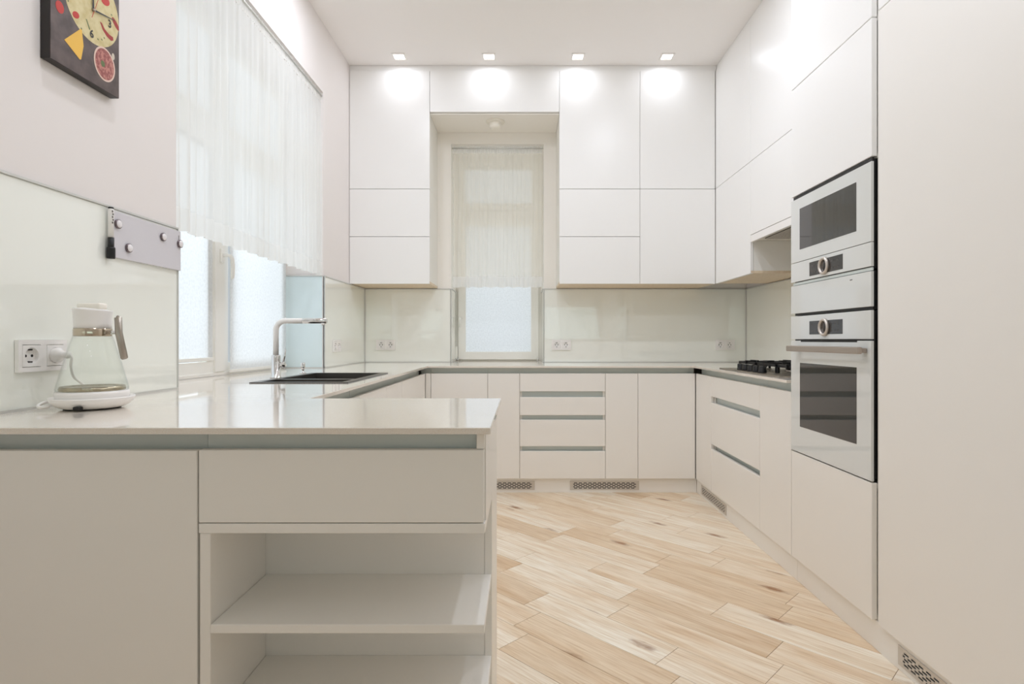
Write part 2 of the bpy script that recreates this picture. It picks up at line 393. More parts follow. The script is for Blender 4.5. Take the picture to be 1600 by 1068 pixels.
def blind(name, label, P, v0, v1, z0, z1, d):
    c = P((v0+v1)/2, z0, d); t = thing(name, label, 'blind', c, 'roller blinds')
    m = nb(); n = 8; rows = []
    for k in range(n+1):
        z = z0+(z1-z0)*k/n; rows.append([[m.verts.new(P(v, z, d+e)) for v in (v0, v1)] for e in (0,)][0])
    for a, b in zip(rows, rows[1:]): m.faces.new((a[0], a[1], b[1], b[0]))
    obj('fabric', m, M_BLIND, t)
    p = P(v0-.004, z0-.014, d-.004); q = P(v1+.004, z0+.002, d+.004)
    obj('bottom_bar', bx(p[0], q[0], p[1], q[1], z0-.014, z0+.002, bev=.002), M_PVC, t)
    p = P(v0-.006, z1, d-.014); q = P(v1+.006, z1+.03, d+.012)
    obj('cassette', bx(p[0], q[0], p[1], q[1], z1, z1+.03, bev=.004), M_PVC, t)
    return t
blind('roller_blind', 'white speckled roller blind beside the whiteboard, left of the window handle', PL, 2.185, 2.815, .968, 1.985, .012)
blind('roller_blind', 'wide white speckled roller blind behind the tap, right of the window handle', PL, 2.936, 3.628, .902, 1.985, -.012)
blind('roller_blind', 'pale blue roller blind in the narrow window above the back worktop', PB, -.492, .076, .952, 2.07, .010)
blind('roller_blind', 'pale roller blind of the upper pane of the narrow back window, behind the sheer curtain', PB, -.495, .08, 2.225, 2.51, .022)
blind('roller_blind', 'white roller blind of the upper pane over the whiteboard side of the wide window', PL, 2.185, 2.815, 2.15, 2.52, .012)
blind('roller_blind', 'white roller blind of the upper pane over the tap side of the wide window', PL, 2.98, 3.57, 2.15, 2.52, .012)

# ------------------------------------------------------------------ sheer curtains
M_SHEERC = fabric('cream_voile', (251, 248, 240), .55, .27)
def curtain(label, P, v0, v1, z0, z1, folds, amp, seed, sheer):
    c = P((v0+v1)/2, z0, 0); t = thing('sheer_curtain', label, 'curtain', c)
    rnd = random.Random(seed)
    n = folds*10; ph = [rnd.uniform(-.35, .35) for _ in range(folds+2)]; am = [rnd.uniform(.55, 1.25) for _ in range(folds+2)]
    def d(s, h):       # h 0 at the heading, 1 at the hem
        f = s*folds; i = int(f); r = f-i
        a = am[i]*(1-r)+am[i+1]*r; p = ph[i]*(1-r)+ph[i+1]*r
        w = math.sin(2*PI*(f+p*h))*a
        w += .35*math.sin(2*PI*f*.37+2.1*h+seed)
        return amp*w*(.35+.65*min(1, h*2.5))
    def sheet(za, zb, rows, m, name, extra=0):
        b = nb(); g = []
        for k in range(rows+1):
            z = za+(zb-za)*k/rows; h = (z1-z)/(z1-z0)
            g.append([b.verts.new(P(v0+(v1-v0)*q/n+ .004*math.sin(q*.9+h*3), z+(.004*math.sin(q*.33+seed) if name == 'hem' and k == 0 else 0), d(q/n, h)+extra)) for q in range(n+1)])
        for a, c2 in zip(g, g[1:]):
            for q in range(n): b.faces.new((a[q], a[q+1], c2[q+1], c2[q]))
        return obj(name, b, m, t, True)
    sheet(z0+.085, z1-.05, 14, sheer, 'panel')
    sheet(z0, z0+.085, 2, M_SHEERH, 'hem')
    # gathered heading tape
    b = nb(); g = []
    for k in range(4):
        z = z1-.05+.055*k/3
        g.append([b.verts.new(P(v0+(v1-v0)*q/n, z+(.004*math.sin(q*1.7+k)), (.006 if k in (1, 2) else .002)*math.sin(q*1.9+k*.6+seed)+d(q/n, 0)*.5)) for q in range(n+1)])
    for a, c2 in zip(g, g[1:]):
        for q in range(n): b.faces.new((a[q], a[q+1], c2[q+1], c2[q]))
    obj('heading', b, M_SHEERH, t, True)
    a = P(v0-.005, z1-.012, .006); q = P(v1+.005, z1-.012, .006)
    obj('curtain_rod', tube(nb(), [a, q], .005, 8), M_TRIM, t, True)
    return t
PCL = lambda v, z, d: (-1.277+d, v, z)
curtain('wide white sheer curtain over the upper half of the left window', PCL, WY0+.008, 3.640, 1.462, 2.610, 26, .010, 3, M_SHEER)
PCB = lambda v, z, d: (v, 4.625-d, z)
curtain('narrow cream sheer curtain in the recess between the wall cabinets', PCB, -.560, .160, 1.478, 2.602, 15, .007, 9, M_SHEERC)

# ------------------------------------------------------------------ glass splashbacks with trims
def splash(label, M, v0, v1, z0, z1, m=M_SPLASH, top=True, ends=(0, 0), th=.006, bottom=True):
    c = M(0, (v0+v1)/2, z0); t = thing('splashback', label, 'splashback', c)
    b = nb(); ub(b, M, .001, th+.001, v0, v1, z0, z1, .001); obj('glass_panel', b, m, t)
    if top: b = nb(); ub(b, M, -.004, th+.001, v0, v1, z1, z1+.007, .001); obj('top_trim', b, M_TRIM, t)
    if bottom: b = nb(); ub(b, M, -.003, .001, v0, v1, z0-.001, z0+.005); obj('seal', b, M_TRIM, t)
    for k, v in enumerate((v0, v1)):
        if ends[k]: b = nb(); s = .005 if k == 0 else -.005; ub(b, M, -.0035, th+.001, v, v+s, z0, z1, .001); obj('edge_trim', b, M_TRIM, t)
    return t
ZS = 1.456
MLs = mapper('px', XL+.008); MBs = mapper('ny', YB-.008); MRs = mapper('nx', XR-.008)
splash('pale green glass splashback behind the glass jug kettle', MLs, -.4, 2.098, ZT+.001, ZS, ends=(0, 1))
splash('pale green glass splashback in the corner beyond the tap', MLs, WY1, YB-.01, ZT+.001, ZS, ends=(1, 1))
splash('pale green glass splashback left of the narrow window', MBs, XL+.01, BX0, ZT+.001, ZS, ends=(1, 1))
splash('long pale green glass splashback right of the narrow window', MBs, BX1, XR-.01, ZT+.001, ZS, ends=(1, 1))
splash('pale green glass splashback behind the gas hob', MRs, 2.56, YB-.01, ZT+.001, ZS, ends=(0, 1))
splash('pale blue glass panel lining the window recess behind the tap', mapper('ny', WY1-.008), -1.500, XL-.004, ZT+.001, ZS, M_SPLASH_B, ends=(0, 0))
splash('narrow glass strip lining the left side of the back window recess', mapper('px', BX0+.008), YB+.002, 4.925, ZT+.001, ZS, ends=(0, 0))
splash('narrow glass strip lining the right side of the back window recess', mapper('nx', BX1-.008), YB+.002, 4.925, ZT+.001, ZS, ends=(0, 0))

# ------------------------------------------------------------------ worktop
SX0, SX1, SY0, SY1 = -1.108, -.728, 2.372, 3.048
def wt(x, y):
    if SX0 < x < SX1 and SY0 < y < SY1: return False
    if x < -.065 and 1.163 < y < 1.75 and x > XL: return True
    if XL < x < -.648 and 1.70 < y < YB: return True
    if XL < x < XR and 3.94 < y < YB: return True
    if x > 1.17 and 2.552 < y < 4: return True
    if x < XL and WY0 < y < WY1: return True
    if y > YB and BX0 < x < BX1: return True
    return False
bm = nb(); cells(bm, sorted([-1.508, XL+.001, SX0, SX1, -.648, -.065, BX0+.002, BX1-.002, 1.17, XR-.001]), sorted([1.163, 1.75, WY0+.002, SY0, 2.552, SY1, WY1-.002, 3.94, YB-.001, 4.938]), wt, ZT-.013, ZT)
bmesh.ops.dissolve_limit(bm, angle_limit=.01, verts=bm.verts, edges=bm.edges)
es = [e for e in bm.edges if len(e.link_faces) == 2 and e.calc_face_angle(0) > 1 and e.verts[0].co.z > ZT-.001 and e.verts[1].co.z > ZT-.001]
bmesh.ops.bevel(bm, geom=es, offset=.0012, segments=1, affect='EDGES')
wk = obj('worktop', bm, M_QUARTZ); tag(wk, 'thin beige quartz worktop running round the whole kitchen', 'worktop')
obj('joint', bx(-1.235, SX0-.005, 2.3585, 2.361, ZT-.001, ZT+.0004), M_TRIM, wk)

# ------------------------------------------------------------------ cabinets
DZ0, DZ1 = .100, .8255
def channel(M, v0, v1, z0, z1, parent, depth=.034):
    b = nb(); ub(b, M, depth, depth+.002, v0, v1, z0-.012, z1+.002)
    ub(b, M, .0215, depth, v0, v1, z0-.012, z0-.010)
    return obj('grip_channel', b, M_ALU, parent)
def base_cab(label, face, f, v0, v1, depth, fronts, name='base_cabinet', gaps=(), group=None, ztop=ZT-.0145, m=M_BASE, open_top=False, stretch=True):
    M = mapper(face, f); c = M(depth/2, (v0+v1)/2, DZ0)
    t = thing(name, label, 'cabinet', (c[0], c[1], DZ0), group)
    b = nb(); s = .016; e = .0004
    for a, c2 in ((v0+e, v0+s), (v1-s, v1-e)):
        ub(b, M, .0215, .046, a, c2, DZ0, DZ1-.022); ub(b, M, .046, depth, a, c2, DZ0, ztop)
    ub(b, M, .0215, depth, v0+s, v1-s, DZ0, DZ0+s); ub(b, M, depth-.008, depth, v0+s, v1-s, DZ0+s, ztop)
    if stretch: ub(b, M, .046, .11, v0+s, v1-s, ztop-.016, ztop)
    obj('carcass', b, M_CARC, t)
    channel(M, v0+e, v1-e, DZ1-.012, ztop-.001, t, .040)
    for g0, g1 in gaps: channel(M, v0+s, v1-s, g0-.004, g1+.012, t)
    for k, (kind, a0, a1, c0, c1) in enumerate(fronts):
        b = nb(); ub(b, M, 0, .019, a0+.0012, a1-.0012, c0+.0012, c1-.0012, .0022, 2); obj(kind, b, m, t)
    return t
YD, XD, XLD = 3.96, 1.19, -.668
# back run
def one(label, v0, v1, **k): return base_cab(label, 'ny', YD, v0, v1, .60, [('door', v0, v1, DZ0, DZ1)], group='base cabinets under the back worktop', **k)
one('cream base cabinet door half hidden behind the near worktop, under the narrow window', -.631, -.240)
one('slim cream base cabinet left of the four-drawer unit', -.240, -.020)
one('slim cream base cabinet right of the four-drawer unit', .570, .794)
one('wide cream base cabinet in the right-hand back corner', .794, 1.1888)
zz = lambda y: 1.054-(y-531)/227.3
dr = [(zz(611.5), DZ1), (zz(648.7), zz(619.8)), (zz(697.2), zz(655.4)), (DZ0, zz(704.2))]
base_cab('cream unit of four drawers with grey grip rails in the back run', 'ny', YD, -.020, .570, .60,
         [('drawer_front', -.020, .570, a, b) for a, b in dr], 'drawer_cabinet', gaps=[(dr[1][1], dr[0][0]), (dr[2][1], dr[1][0]), (dr[3][1], dr[2][0])])
t = thing('filler_panel', 'narrow cream filler strip in the left inner corner of the base cabinets', 'panel', (-.65, YD, DZ0)); obj('strip', bx(-.667, -.633, YD+.002, YD+.02, DZ0, DZ1, bev=.001), M_BASE, t)
obj('return_strip', bx(-.688, -.6685, 3.926, 3.958, DZ0, DZ1, bev=.001), M_BASE, t)
obj('grip_channel', bx(-.706, -.633, YD+.040, YD+.042, DZ1-.02, ZT-.0145), M_ALU, t)
# left run
def two(label, v0, v1): return base_cab(label, 'px', XLD, v0, v1, .58, [('door', v0, v1, DZ0, DZ1)], group='base cabinets under the sink worktop')
two('cream base cabinet at the far end of the sink run, next to the corner', 3.19, 3.924)
base_cab('cream two-door sink base cabinet in the middle of the sink run', 'px', XLD, 2.36, 3.188, .58, [('door', 2.36, 2.82, DZ0, DZ1), ('door', 2.82, 3.188, DZ0, DZ1)], group='base cabinets under the sink worktop', stretch=False)
two('cream base cabinet where the sink run meets the near counter', 1.765, 2.358)
# right run
base_cab('slim cream base cabinet in the right corner beside the three-drawer unit', 'nx', XD, 3.637, 3.955, .585, [('door', 3.637, 3.955, DZ0, DZ1)])
g1a, g1b, g2a, g2b = .662, .698, .370, .398
base_cab('cream unit of three deep drawers under the gas hob', 'nx', XD, 2.891, 3.637, .585,
         [('drawer_front', 2.891, 3.637, g1b, DZ1), ('drawer_front', 2.891, 3.637, g2b, g1a), ('drawer_front', 2.891, 3.637, DZ0, g2a)], 'drawer_cabinet', gaps=[(g1a, g1b), (g2a, g2b)])
base_cab('narrow cream base cabinet between the three-drawer unit and the oven tower', 'nx', XD, 2.552, 2.891, .585, [('door', 2.552, 2.891, DZ0, DZ1)])

# peninsula --------------------------------------------------------
base_cab('wide cream door cabinet of the near counter, under the kettle', 'ny', 1.189, -1.252, -.671, .535, [('door', -1.262, -.671, DZ0-.04, DZ1+.002)])
M = mapper('ny', 1.189)
t = thing('open_shelf_cabinet', 'open shelf cabinet with one drawer at the end of the near counter', 'cabinet', (-.37, 1.32, 0))
b = nb(); ub(b, M, 0, .019, -.669, -.0795, .6765, DZ1+.002, .0026, 2); obj('drawer_front', b, M_BASE, t)
b = nb(); box(b, -.64, -.10, 1.21, 1.43, .685, .80); obj('drawer_box', b, M_CARC, t)
b = nb(); box(b, -.669, -.0775, 1.1895, 1.447, .655, .675, .001); obj('top_board', b, M_BASE, t)
b = nb(); box(b, -.667, -.645, 1.190, 1.447, .0, .6545, .001); obj('side_panel', b, M_BASE, t)
b = nb(); box(b, -.667, -.096, 1.4475, 1.463, .0, .855); obj('back_panel', b, M_BASE, t)
b = nb(); cells(b, [1.213, 1.4475, 1.7285], [0, .675, ZT-.0145], lambda a, c: a > 1.447 or c > .676, -.0952, -.0772, lambda a, c, d: (d, a, c)); obj('end_panel', b, M_BASE, t)
b = nb(); box(b, -.0952, -.0785, 1.192, 1.212, DZ1+.003, ZT-.0145, .001); obj('end_strip', b, M_BASE, t)
b = nb(); box(b, -.667, -.0955, 1.222, 1.224, DZ1-.02, ZT-.0145); obj('grip_channel', b, M_ALU, t)
for z in (.467, .263, .075):
    b = nb(); box(b, -.6445, -.0788, 1.189, 1.447, z-.0185, z, .0012); obj('shelf', b, M_BASE, t)
base_cab('cream cabinet at the back of the near counter, opening towards the kitchen', 'py', 1.729, -.646, -.0965, .262, [('door', -.646, -.0965, DZ0, DZ1)])

# plinths ----------------------------------------------------------
def plinth(label, *a):
    o = obj('plinth', bx(*a, bev=.001), M_BASE); return tag(o, label, 'plinth')
plinth('cream plinth along the floor under the back base cabinets', -.684, 1.2045, 3.986, 4.002, 0, .0985)
plinth('cream plinth under the hob-side cabinets, up to the oven tower', 1.205, 1.221, 2.5255, 3.985, 0, .0985)
plinth('cream plinth under the oven tower and the tall cabinet', 1.205, 1.221, .62, 2.5245, 0, .0985)
plinth('cream plinth along the floor under the sink run', -.700, -.685, 1.765, 3.985, 0, .0985)
plinth('cream plinth under the door of the near counter', -1.262, -.669, 1.23, 1.246, 0, .0985)
# ventilation grilles, built round their own origin facing -Y
def make_grille(label):
    t = local_thing('vent_grille', label, 'vent', 'vent grilles in the plinths')
    W, H = .478, .062
    xs = [-W/2]+[-.222+.0055*k for k in range(81)]+[W/2]; rows = 5
    zs = [0, .010]; z = .010
    for r in range(rows): zs += [z+.0062, z+.0088]; z += .0088
    zs[-1] = H
    def ins(x, z):
        if abs(x) > .2175: return True
        for r in range(rows):
            a = .010+.0088*r
            if a < z < a+.0062:
                k = (x+.222+(.0165 if r % 2 else 0)) % .033
                return k < .0105
        return True
    obj('plate', cells(nb(), xs, zs, ins, 0, -.0025, lambda a, b, d: (a, d, b)), M_GRILLE, t)
    obj('dark_backing', bx(-W/2+.006, W/2-.006, .0001, .0006, .006, H-.006), M_BLACK, t)  # thin black sheet standing in for the dark behind the slots
    return t
gz = .018
g0 = make_grille('long steel vent grille in the plinth below the right half of the back run'); g0.location = (.567, 3.9855, gz)
dup(g0, (-.155, 3.9855, gz), 0, 'steel vent grille in the plinth half hidden behind the end of the near counter')
dup(g0, (1.2045, 3.640, gz), -PI/2, 'vent grille in the plinth below the three-drawer hob unit')
dup(g0, (1.2045, 1.605, gz), -PI/2, 'vent grille in the plinth below the tall cabinet, cut by the picture edge')

# ------------------------------------------------------------------ wall cabinets
ZU0, ZUM, ZU1 = 1.464, 2.154, 3.016
def wall_cab(label, face, f, v0, v1, z0, z1, depth, splits, group=None, name='wall_cabinet', under=True, m=M_CAB):
    M = mapper(face, f); c = M(depth/2, (v0+v1)/2, z0)
    t = thing(name, label, 'cabinet', (c[0], c[1], z0), group)
    b = nb(); ub(b, M, .021, depth, v0+.0005, v1-.0005, z0+(.018 if under else .001), z1-.001); obj('carcass', b, M_CARC, t)
    if under: b = nb(); ub(b, M, .004, depth, v0+.0005, v1-.0005, z0+.002, z0+.0178); obj('bottom_panel', b, M_OAK, t)
    zs = [z0]+list(splits)+[z1]
    for a, c2 in zip(zs, zs[1:]):
        b = nb(); ub(b, M, 0, .019, v0+.0012, v1-.0012, a+(.0016 if a != z0 or not under else 0), c2-.0016, .0016, 2); obj('door', b, m, t)
    return t
YU, XU = 4.194, 1.405
GB = 'wall cabinets on the back wall'
DU = YB-YU-.001
wall_cab('lower wall cabinet with two lift doors left of the narrow window', 'ny', YU, XL+.002, -.676, ZU0, ZUM, DU, [1.807], GB)
wall_cab('tall upper wall cabinet under the leftmost downlight', 'ny', YU, XL+.002, -.676, ZUM, ZU1, DU, [], GB, under=False)
wall_cab('wide bridging cabinet above the narrow window recess', 'ny', YU, -.676, .268, 2.713, ZU1, DU, [], GB, under=False)
wall_cab('lower wall cabinet with two lift doors right of the narrow window', 'ny', YU, .268, .855, ZU0, ZUM, DU, [1.807], GB)
wall_cab('tall upper wall cabinet just right of the narrow window recess', 'ny', YU, .268, .855, ZUM, ZU1, DU, [], GB, under=False)
wall_cab('lower single-door wall cabinet in the right back corner', 'ny', YU, .855, 1.4042, ZU0, ZUM, DU, [], GB)
wall_cab('tall upper wall cabinet in the right back corner, under the rightmost downlight', 'ny', YU, .855, 1.4042, ZUM, ZU1, DU, [], GB, under=False)
GR = 'wall cabinets on the hob wall'; DR = XR-XU-.001
wall_cab('lower wall cabinet between the back corner and the extractor', 'nx', XU, 3.552, YU-.002, ZU0, ZUM, DR, [], GR)
wall_cab('upper wall cabinet between the back corner and the cabinets over the extractor', 'nx', XU, 3.552, YU-.002, ZUM, ZU1, DR, [], GR, under=False)
wall_cab('short wall cabinet directly over the extractor', 'nx', XU, 2.552, 3.552, 1.70, ZUM, DR, [], GR, under=False)
wall_cab('upper wall cabinet above the short extractor cabinet', 'nx', XU, 2.552, 3.552, ZUM, ZU1, DR, [], GR, under=False)
# dark-free side lining of the niche is the cabinets' own sides; ceiling fascia
tr = struct(obj('trim_1', bx(XL+.001, XU-.001+.012, YU+.012, YU+.03, ZU1+.0005, ZC-.001), M_CAB))
tr = struct(obj('trim_2', bx(XU+.0125, XU+.03, 2.552, YU+.011, ZU1+.0005, ZC-.001), M_CAB))
# niche ceiling board
t = thing('niche_soffit', 'painted board forming the ceiling of the window recess', 'panel', (-.2, 4.39, 2.70)); obj('board', bx(-.675, .267, YU+.022, YB-.001, 2.704, 2.7125), M_REVEAL, t)

# extractor
t = thing('extractor_hood', 'white built-in extractor hood with slotted filter above the gas hob', 'extractor', (1.59, 3.05, 1.656))
obj('fascia', bx(1.405, 1.424, 2.556, 3.549, 1.656, 1.6985, bev=.0015), M_PLAST, t)
obj('housing', bx(1.425, 1.775, 2.558, 3.547, 1.668, 1.698), M_CREAMP, t)
b = nb(); xs = [1.455]; 
for k in range(12): xs += [1.462+.011*k, 1.462+.011*k+.006]
xs.append(1.60)
ys = [2.70]+[2.72+.033*k+e for k in range(22) for e in (0, .025)]+[3.46]
b = cells(nb(), xs, ys, lambda x, y: not (any(1.462+.011*k < x < 1.462+.011*k+.006 for k in range(12)) and any(2.72+.033*k < y < 2.72+.033*k+.025 for k in range(22))), 1.660, 1.6625)
obj('filter_grid', b, M_GRILLE, t); obj('filter_shadow_plate', bx(1.457, 1.598, 2.702, 3.458, 1.664, 1.667), M_BLACK, t)
obj('rear_flap', bx(1.605, 1.77, 2.60, 3.50, 1.660, 1.667, bev=.002), M_CREAMP, t)

# ------------------------------------------------------------------ oven tower and appliances
TY0, TY1 = 1.962, 2.550
M = mapper('nx', XD); D = .585
t = thing('oven_tower', 'tall white cabinet housing the oven, warming drawer and microwave', 'cabinet', (1.48, 2.25, DZ0))
b = nb()
ub(b, M, .021, D, TY0-.014, TY0+.002, DZ0, ZC-.003); ub(b, M, .021, D, TY1-.016, TY1-.001, DZ0, ZC-.003)
ub(b, M, D-.01, D, TY0+.002, TY1-.016, DZ0, ZC-.003)
for z in (DZ0, .548, 1.676, ZUM-.01, ZC-.02): ub(b, M, .021, D-.01, TY0+.002, TY1-.016, z, z+.016)
obj('carcass', b, M_CARC, t)
for a, c, mm in ((DZ0, .5685, M_BASE), (1.680, ZUM, M_CAB), (ZUM, ZC-.004, M_CAB)):
    b = nb(); ub(b, M, 0, .019, TY0+.001, TY1-.001, a+.0014, c-.0016, .0022, 2); obj('door', b, mm, t)
GY = (TY0+.001, TY1-.001)
def glass_front(t, name, z0, z1, win=None, y0=GY[0], y1=GY[1], u=-.002):
    b = nb(); ub(b, M, u, u+.010, y0, y1, z0, z1, .001); o = obj(name, b, M_APPL, t)
    if win:
        b = nb(); ub(b, M, u-.0006, u+.0012, *win, .0003); part(obj('viewing_window', b, M_DARKG, t if False else o), 'dark see-through glass')
    return o
def dial(o, y, z, u=-.002):
    part(obj('dial_ring', lathe(nb(), [(.024, 0), (.034, 0), (.0345, .008), (.030, .013), (.0245, .010), (.024, 0)], (XD+u, y, z), 40, 'x').copy() if False else _xl([(.024, 0), (.0345, 0), (.0345, -.008), (.030, -.012), (.0245, -.009), (.024, 0)], (XD+u, y, z)), M_RING, o, True), 'satin metal ring dial')
    obj('dial_face', _xl([(0, -.005), (.0242, -.005), (.0242, 0)], (XD+u, y, z)), M_DISP, o, True)
def _xl(prof, c): return lathe(nb(), prof, c, 40, 'x')
def display(t, y0, y1, z0, z1, yc):
    o = obj('control_display', (lambda b: ub(b, M, -.0028, .0, y0, y1, z0, z1, .0003))(nb()), M_DISP, t)
    b = nb(); zc = (z0+z1)/2
    for s in (-1, 1):
        base = yc+s*.052
        for k in range(3):
            for zz_ in (zc-.014, zc+.012):
                yy = base+s*.022*k
                if y0+.008 < yy < y1-.008: ub(b, M, -.0031, -.0027, yy-.004, yy+.004, zz_-.0012, zz_+.0012); ub(b, M, -.0031, -.0027, yy-.0007, yy+.0007, zz_-.004, zz_+.004)
    m_ = obj('display_marks', b, M_DISPL, o); m_['kind'] = 'stuff'
    dial(t, yc, zc)
# black bodies sit just behind the glass
def body(t, z0, z1): b = nb(); ub(b, M, .0085, .42, TY0+.008, TY1-.018, z0, z1); return obj('body', b, M_BLACK, t)
mw = thing('microwave', 'white built-in microwave with dark window, at the top of the appliance stack', 'microwave', (1.40, 2.25, 1.31)); body(mw, 1.300, 1.675)
glass_front(mw, 'door', 1.3905, 1.664, (2.050, 2.469, 1.441, 1.616))
cp = glass_front(mw, 'control_panel', 1.306, 1.3885); display(mw, 2.137, 2.385, 1.318, 1.3745, 2.266)
obj('vent_gap', (lambda b: ub(b, M, .004, .0084, TY0+.004, TY1-.012, 1.665, 1.6785))(nb()), M_BLACK, mw)
wd = thing('warming_drawer', 'plain white warming drawer between the microwave and the oven', 'warming drawer', (1.40, 2.25, 1.17)); body(wd, 1.160, 1.292)
glass_front(wd, 'drawer_front', 1.169, 1.2895)
obj('grip_rail', (lambda b: ub(b, M, .002, .0084, TY0+.003, TY1-.012, 1.292, 1.303, .001))(nb()), M_ALU, wd)
b = nb(); ub(b, M, -.0025, -.0019, 2.075, 2.090, 1.270, 1.2725); obj('status_mark', b, M_DISP, wd)
ov = thing('oven', 'white built-in oven with bar handle and dark glass window', 'oven', (1.40, 2.25, .572)); body(ov, .576, 1.155)
glass_front(ov, 'control_panel', 1.0575, 1.1565); display(ov, 2.138, 2.385, 1.077, 1.132, 2.265)
od = glass_front(ov, 'door', .5725, 1.0515, (2.048, 2.467, .684, .957))
b = nb(); ub(b, M, -.0021, .006, 2.045, 2.46, 1.046, 1.0518); obj('door_vent', b, M_BLACK, od)
b = nb(); ub(b, M, -.042, -.026, TY0+.012, 2.512, 1.006, 1.030, .003, 2); obj('handle', b, M_NICKEL, od)
for y in (TY0+.034, 2.47): b = nb(); ub(b, M, -.030, -.002, y-.010, y+.010, 1.010, 1.026, .002); obj('handle_bracket', b, M_NICKEL, od)
obj('maker_text', text_bm('\u2014\u2014', .010, lambda a, c, d: (XD-.0022, 2.24-a, .612+c)), M_TRIM, od) if False else None
# tall cabinet at the right edge of the picture
t = thing('tall_cabinet', 'very tall plain white cabinet filling the right edge of the picture', 'cabinet', (1.48, 1.2, DZ0))
b = nb(); ub(b, M, .021, D, .63, 1.927, DZ0, ZC-.003); obj('carcass', b, M_CARC, t)
M_TALL = M_BASE
for a, c in ((DZ0, ZUM), (ZUM, ZC-.004)):
    for y0, y1 in ((1.20, 1.928), (.63, 1.20)):
        b = nb(); ub(b, M, 0, .019, y0+.0012, y1-.0004, a+.0014, c-.0016, .0022, 2); obj('door', b, M_BASE if c == ZUM else M_CAB, t)
t = thing('filler_panel', 'grey-shaded filler strip between the oven tower and the tall cabinet', 'panel', (1.22, 1.938, DZ0)); b = nb(); ub(b, M, .024, .04, 1.9285, 1.9475, DZ0, ZC-.004); obj('strip', b, M_BASE, t)

# ------------------------------------------------------------------ hob
t = thing('gas_hob', 'stainless gas hob with black cast iron grates beside the oven tower', 'hob', (1.47, 3.15, ZT))
HX0, HX1, HY0, HY1 = 1.215, 1.725, 2.73, 3.56
obj('hob_plate', bx(HX0, HX1, HY0, HY1, ZT+.0002, ZT+.006, bev=.003, seg=2), M_STEEL, t)
zt = ZT+.006
for k in range(5):
    y = 3.33-.075*k
    kb = obj('knob', lathe(nb(), [(0, 0), (.021, 0), (.0215, .004), (.0195, .008), (.019, .031), (.017, .034), (0, .034)], (1.262, y, zt), 20), M_BLACK, t, True)
    obj('pointer', bx(1.245, 1.262, y-.002, y+.002, zt+.0335, zt+.035), M_STEEL, kb)
burn = [(1.40, 3.40, .038), (1.60, 3.40, .030), (1.50, 3.14, .055), (1.40, 2.88, .030), (1.60, 2.88, .038)]
for x, y, r in burn:
    bb = obj('burner', lathe(nb(), [(0, 0), (r+.014, 0), (r+.012, .006), (r, .008), (r, .014), (0, .014)], (x, y, zt), 24), M_STEEL, t, True)
    obj('burner_cap', lathe(nb(), [(r*1.1, .0142), (r*1.15, .024), (r*.8, .028), (0, .028)], (x, y, zt), 24), M_IRON, bb, True)
for gy0, gy1 in ((3.275, 3.53), (3.012, 3.267), (2.75, 3.004)):
    g = nb(); z = zt+.040; w = .007
    box(g, 1.325, 1.705, gy0, gy0+2*w, z-.010, z+.004, .001); box(g, 1.325, 1.705, gy1-2*w, gy1, z-.010, z+.004, .001)
    box(g, 1.325, 1.335, gy0, gy1, z-.010, z+.004, .001); box(g, 1.695, 1.705, gy0, gy1, z-.010, z+.004, .001)
    cyy = (gy0+gy1)/2
    for x in (1.325, 1.695, 1.505):
        for yy in (gy0, gy1-.012): box(g, x, x+.012, yy, yy+.012, zt, z-.004)
    for x in ((1.40, 1.60) if abs(cyy-3.14) > .05 else (1.50,)):
        for dx, dy in ((1, 0), (-1, 0), (0, 1), (0, -1)):
            a = .022; l = .085 if dx else (gy1-gy0)/2-.004
            xa, xb = x+dx*a-(w if dy else 0), x+dx*l+(w if dy else 0); ya, yb = cyy+dy*a-(w if dx else 0), cyy+dy*l+(w if dx else 0)
            box(g, xa, xb, ya, yb, z-.010, z+.011, .001)
    if abs(cyy-3.14) > .05: box(g, 1.495, 1.505, gy0, gy1, z-.010, z+.004, .001)
    obj('grate', g, M_IRON, t)

# ------------------------------------------------------------------ sink, tap, soap pump
t = thing('sink', 'dark steel double-bowl sink let into the left worktop', 'sink', (-.92, 2.71, ZT))
def bowl(x0, x1, y0, y1, depth, name):
    b = nb(); r = .012; w = .0015
    top = [(x0, y0), (x1, y0), (x1, y1), (x0, y1)]
    def ring(pts, z): return [b.verts.new((x, y, z)) for x, y in pts]
    i = lambda k: [(x0+k, y0+k), (x1-k, y0+k), (x1-k, y1-k), (x0+k, y1-k)]
    rs = [ring(i(0), ZT+.001), ring(i(.004), ZT-depth+.02), ring(i(.02), ZT-depth), ]
    ro_ = [ring(i(.02-.001), ZT-depth-w), ring(i(.004-w), ZT-depth+.02-w), ring(i(-w), ZT+.0008)]
    al = rs+ro_
    for a, c in zip(al, al[1:]):
        if a is rs[2]: continue
        for k in range(4): b.faces.new((a[k], a[(k+1) % 4], c[(k+1) % 4], c[k]))
    b.faces.new(rs[2]); b.faces.new(ro_[0])
    for k in range(4): b.faces.new((ro_[2][k], ro_[2][(k+1) % 4], rs[0][(k+1) % 4], rs[0][k]))
    o = obj(name, b, M_SINK, t)
    cx, cy = (x0+x1)/2, (y0+y1)/2
    obj('drain', lathe(nb(), [(0, 0), (.034, 0), (.036, .003), (.030, .004), (.026, .001), (0, .001)], (cx, cy, ZT-depth+.0005), 24), M_CHROME, o, True)
A = (-1.088, -.748, 2.390, 2.535); B = (-1.088, -.748, 2.575, 3.030)
rim = cells(nb(), [-1.120, A[0], A[1], -.715], [2.360, A[2], A[3], B[2], B[3], 3.060], lambda x, y: not (A[0] < x < A[1] and (A[2] < y < A[3] or B[2] < y < B[3])), ZT+.0003, ZT+.004)
obj('rim', rim, M_SINK, t)
bowl(*A, .12, 'small_bowl'); bowl(*B, .18, 'large_bowl')
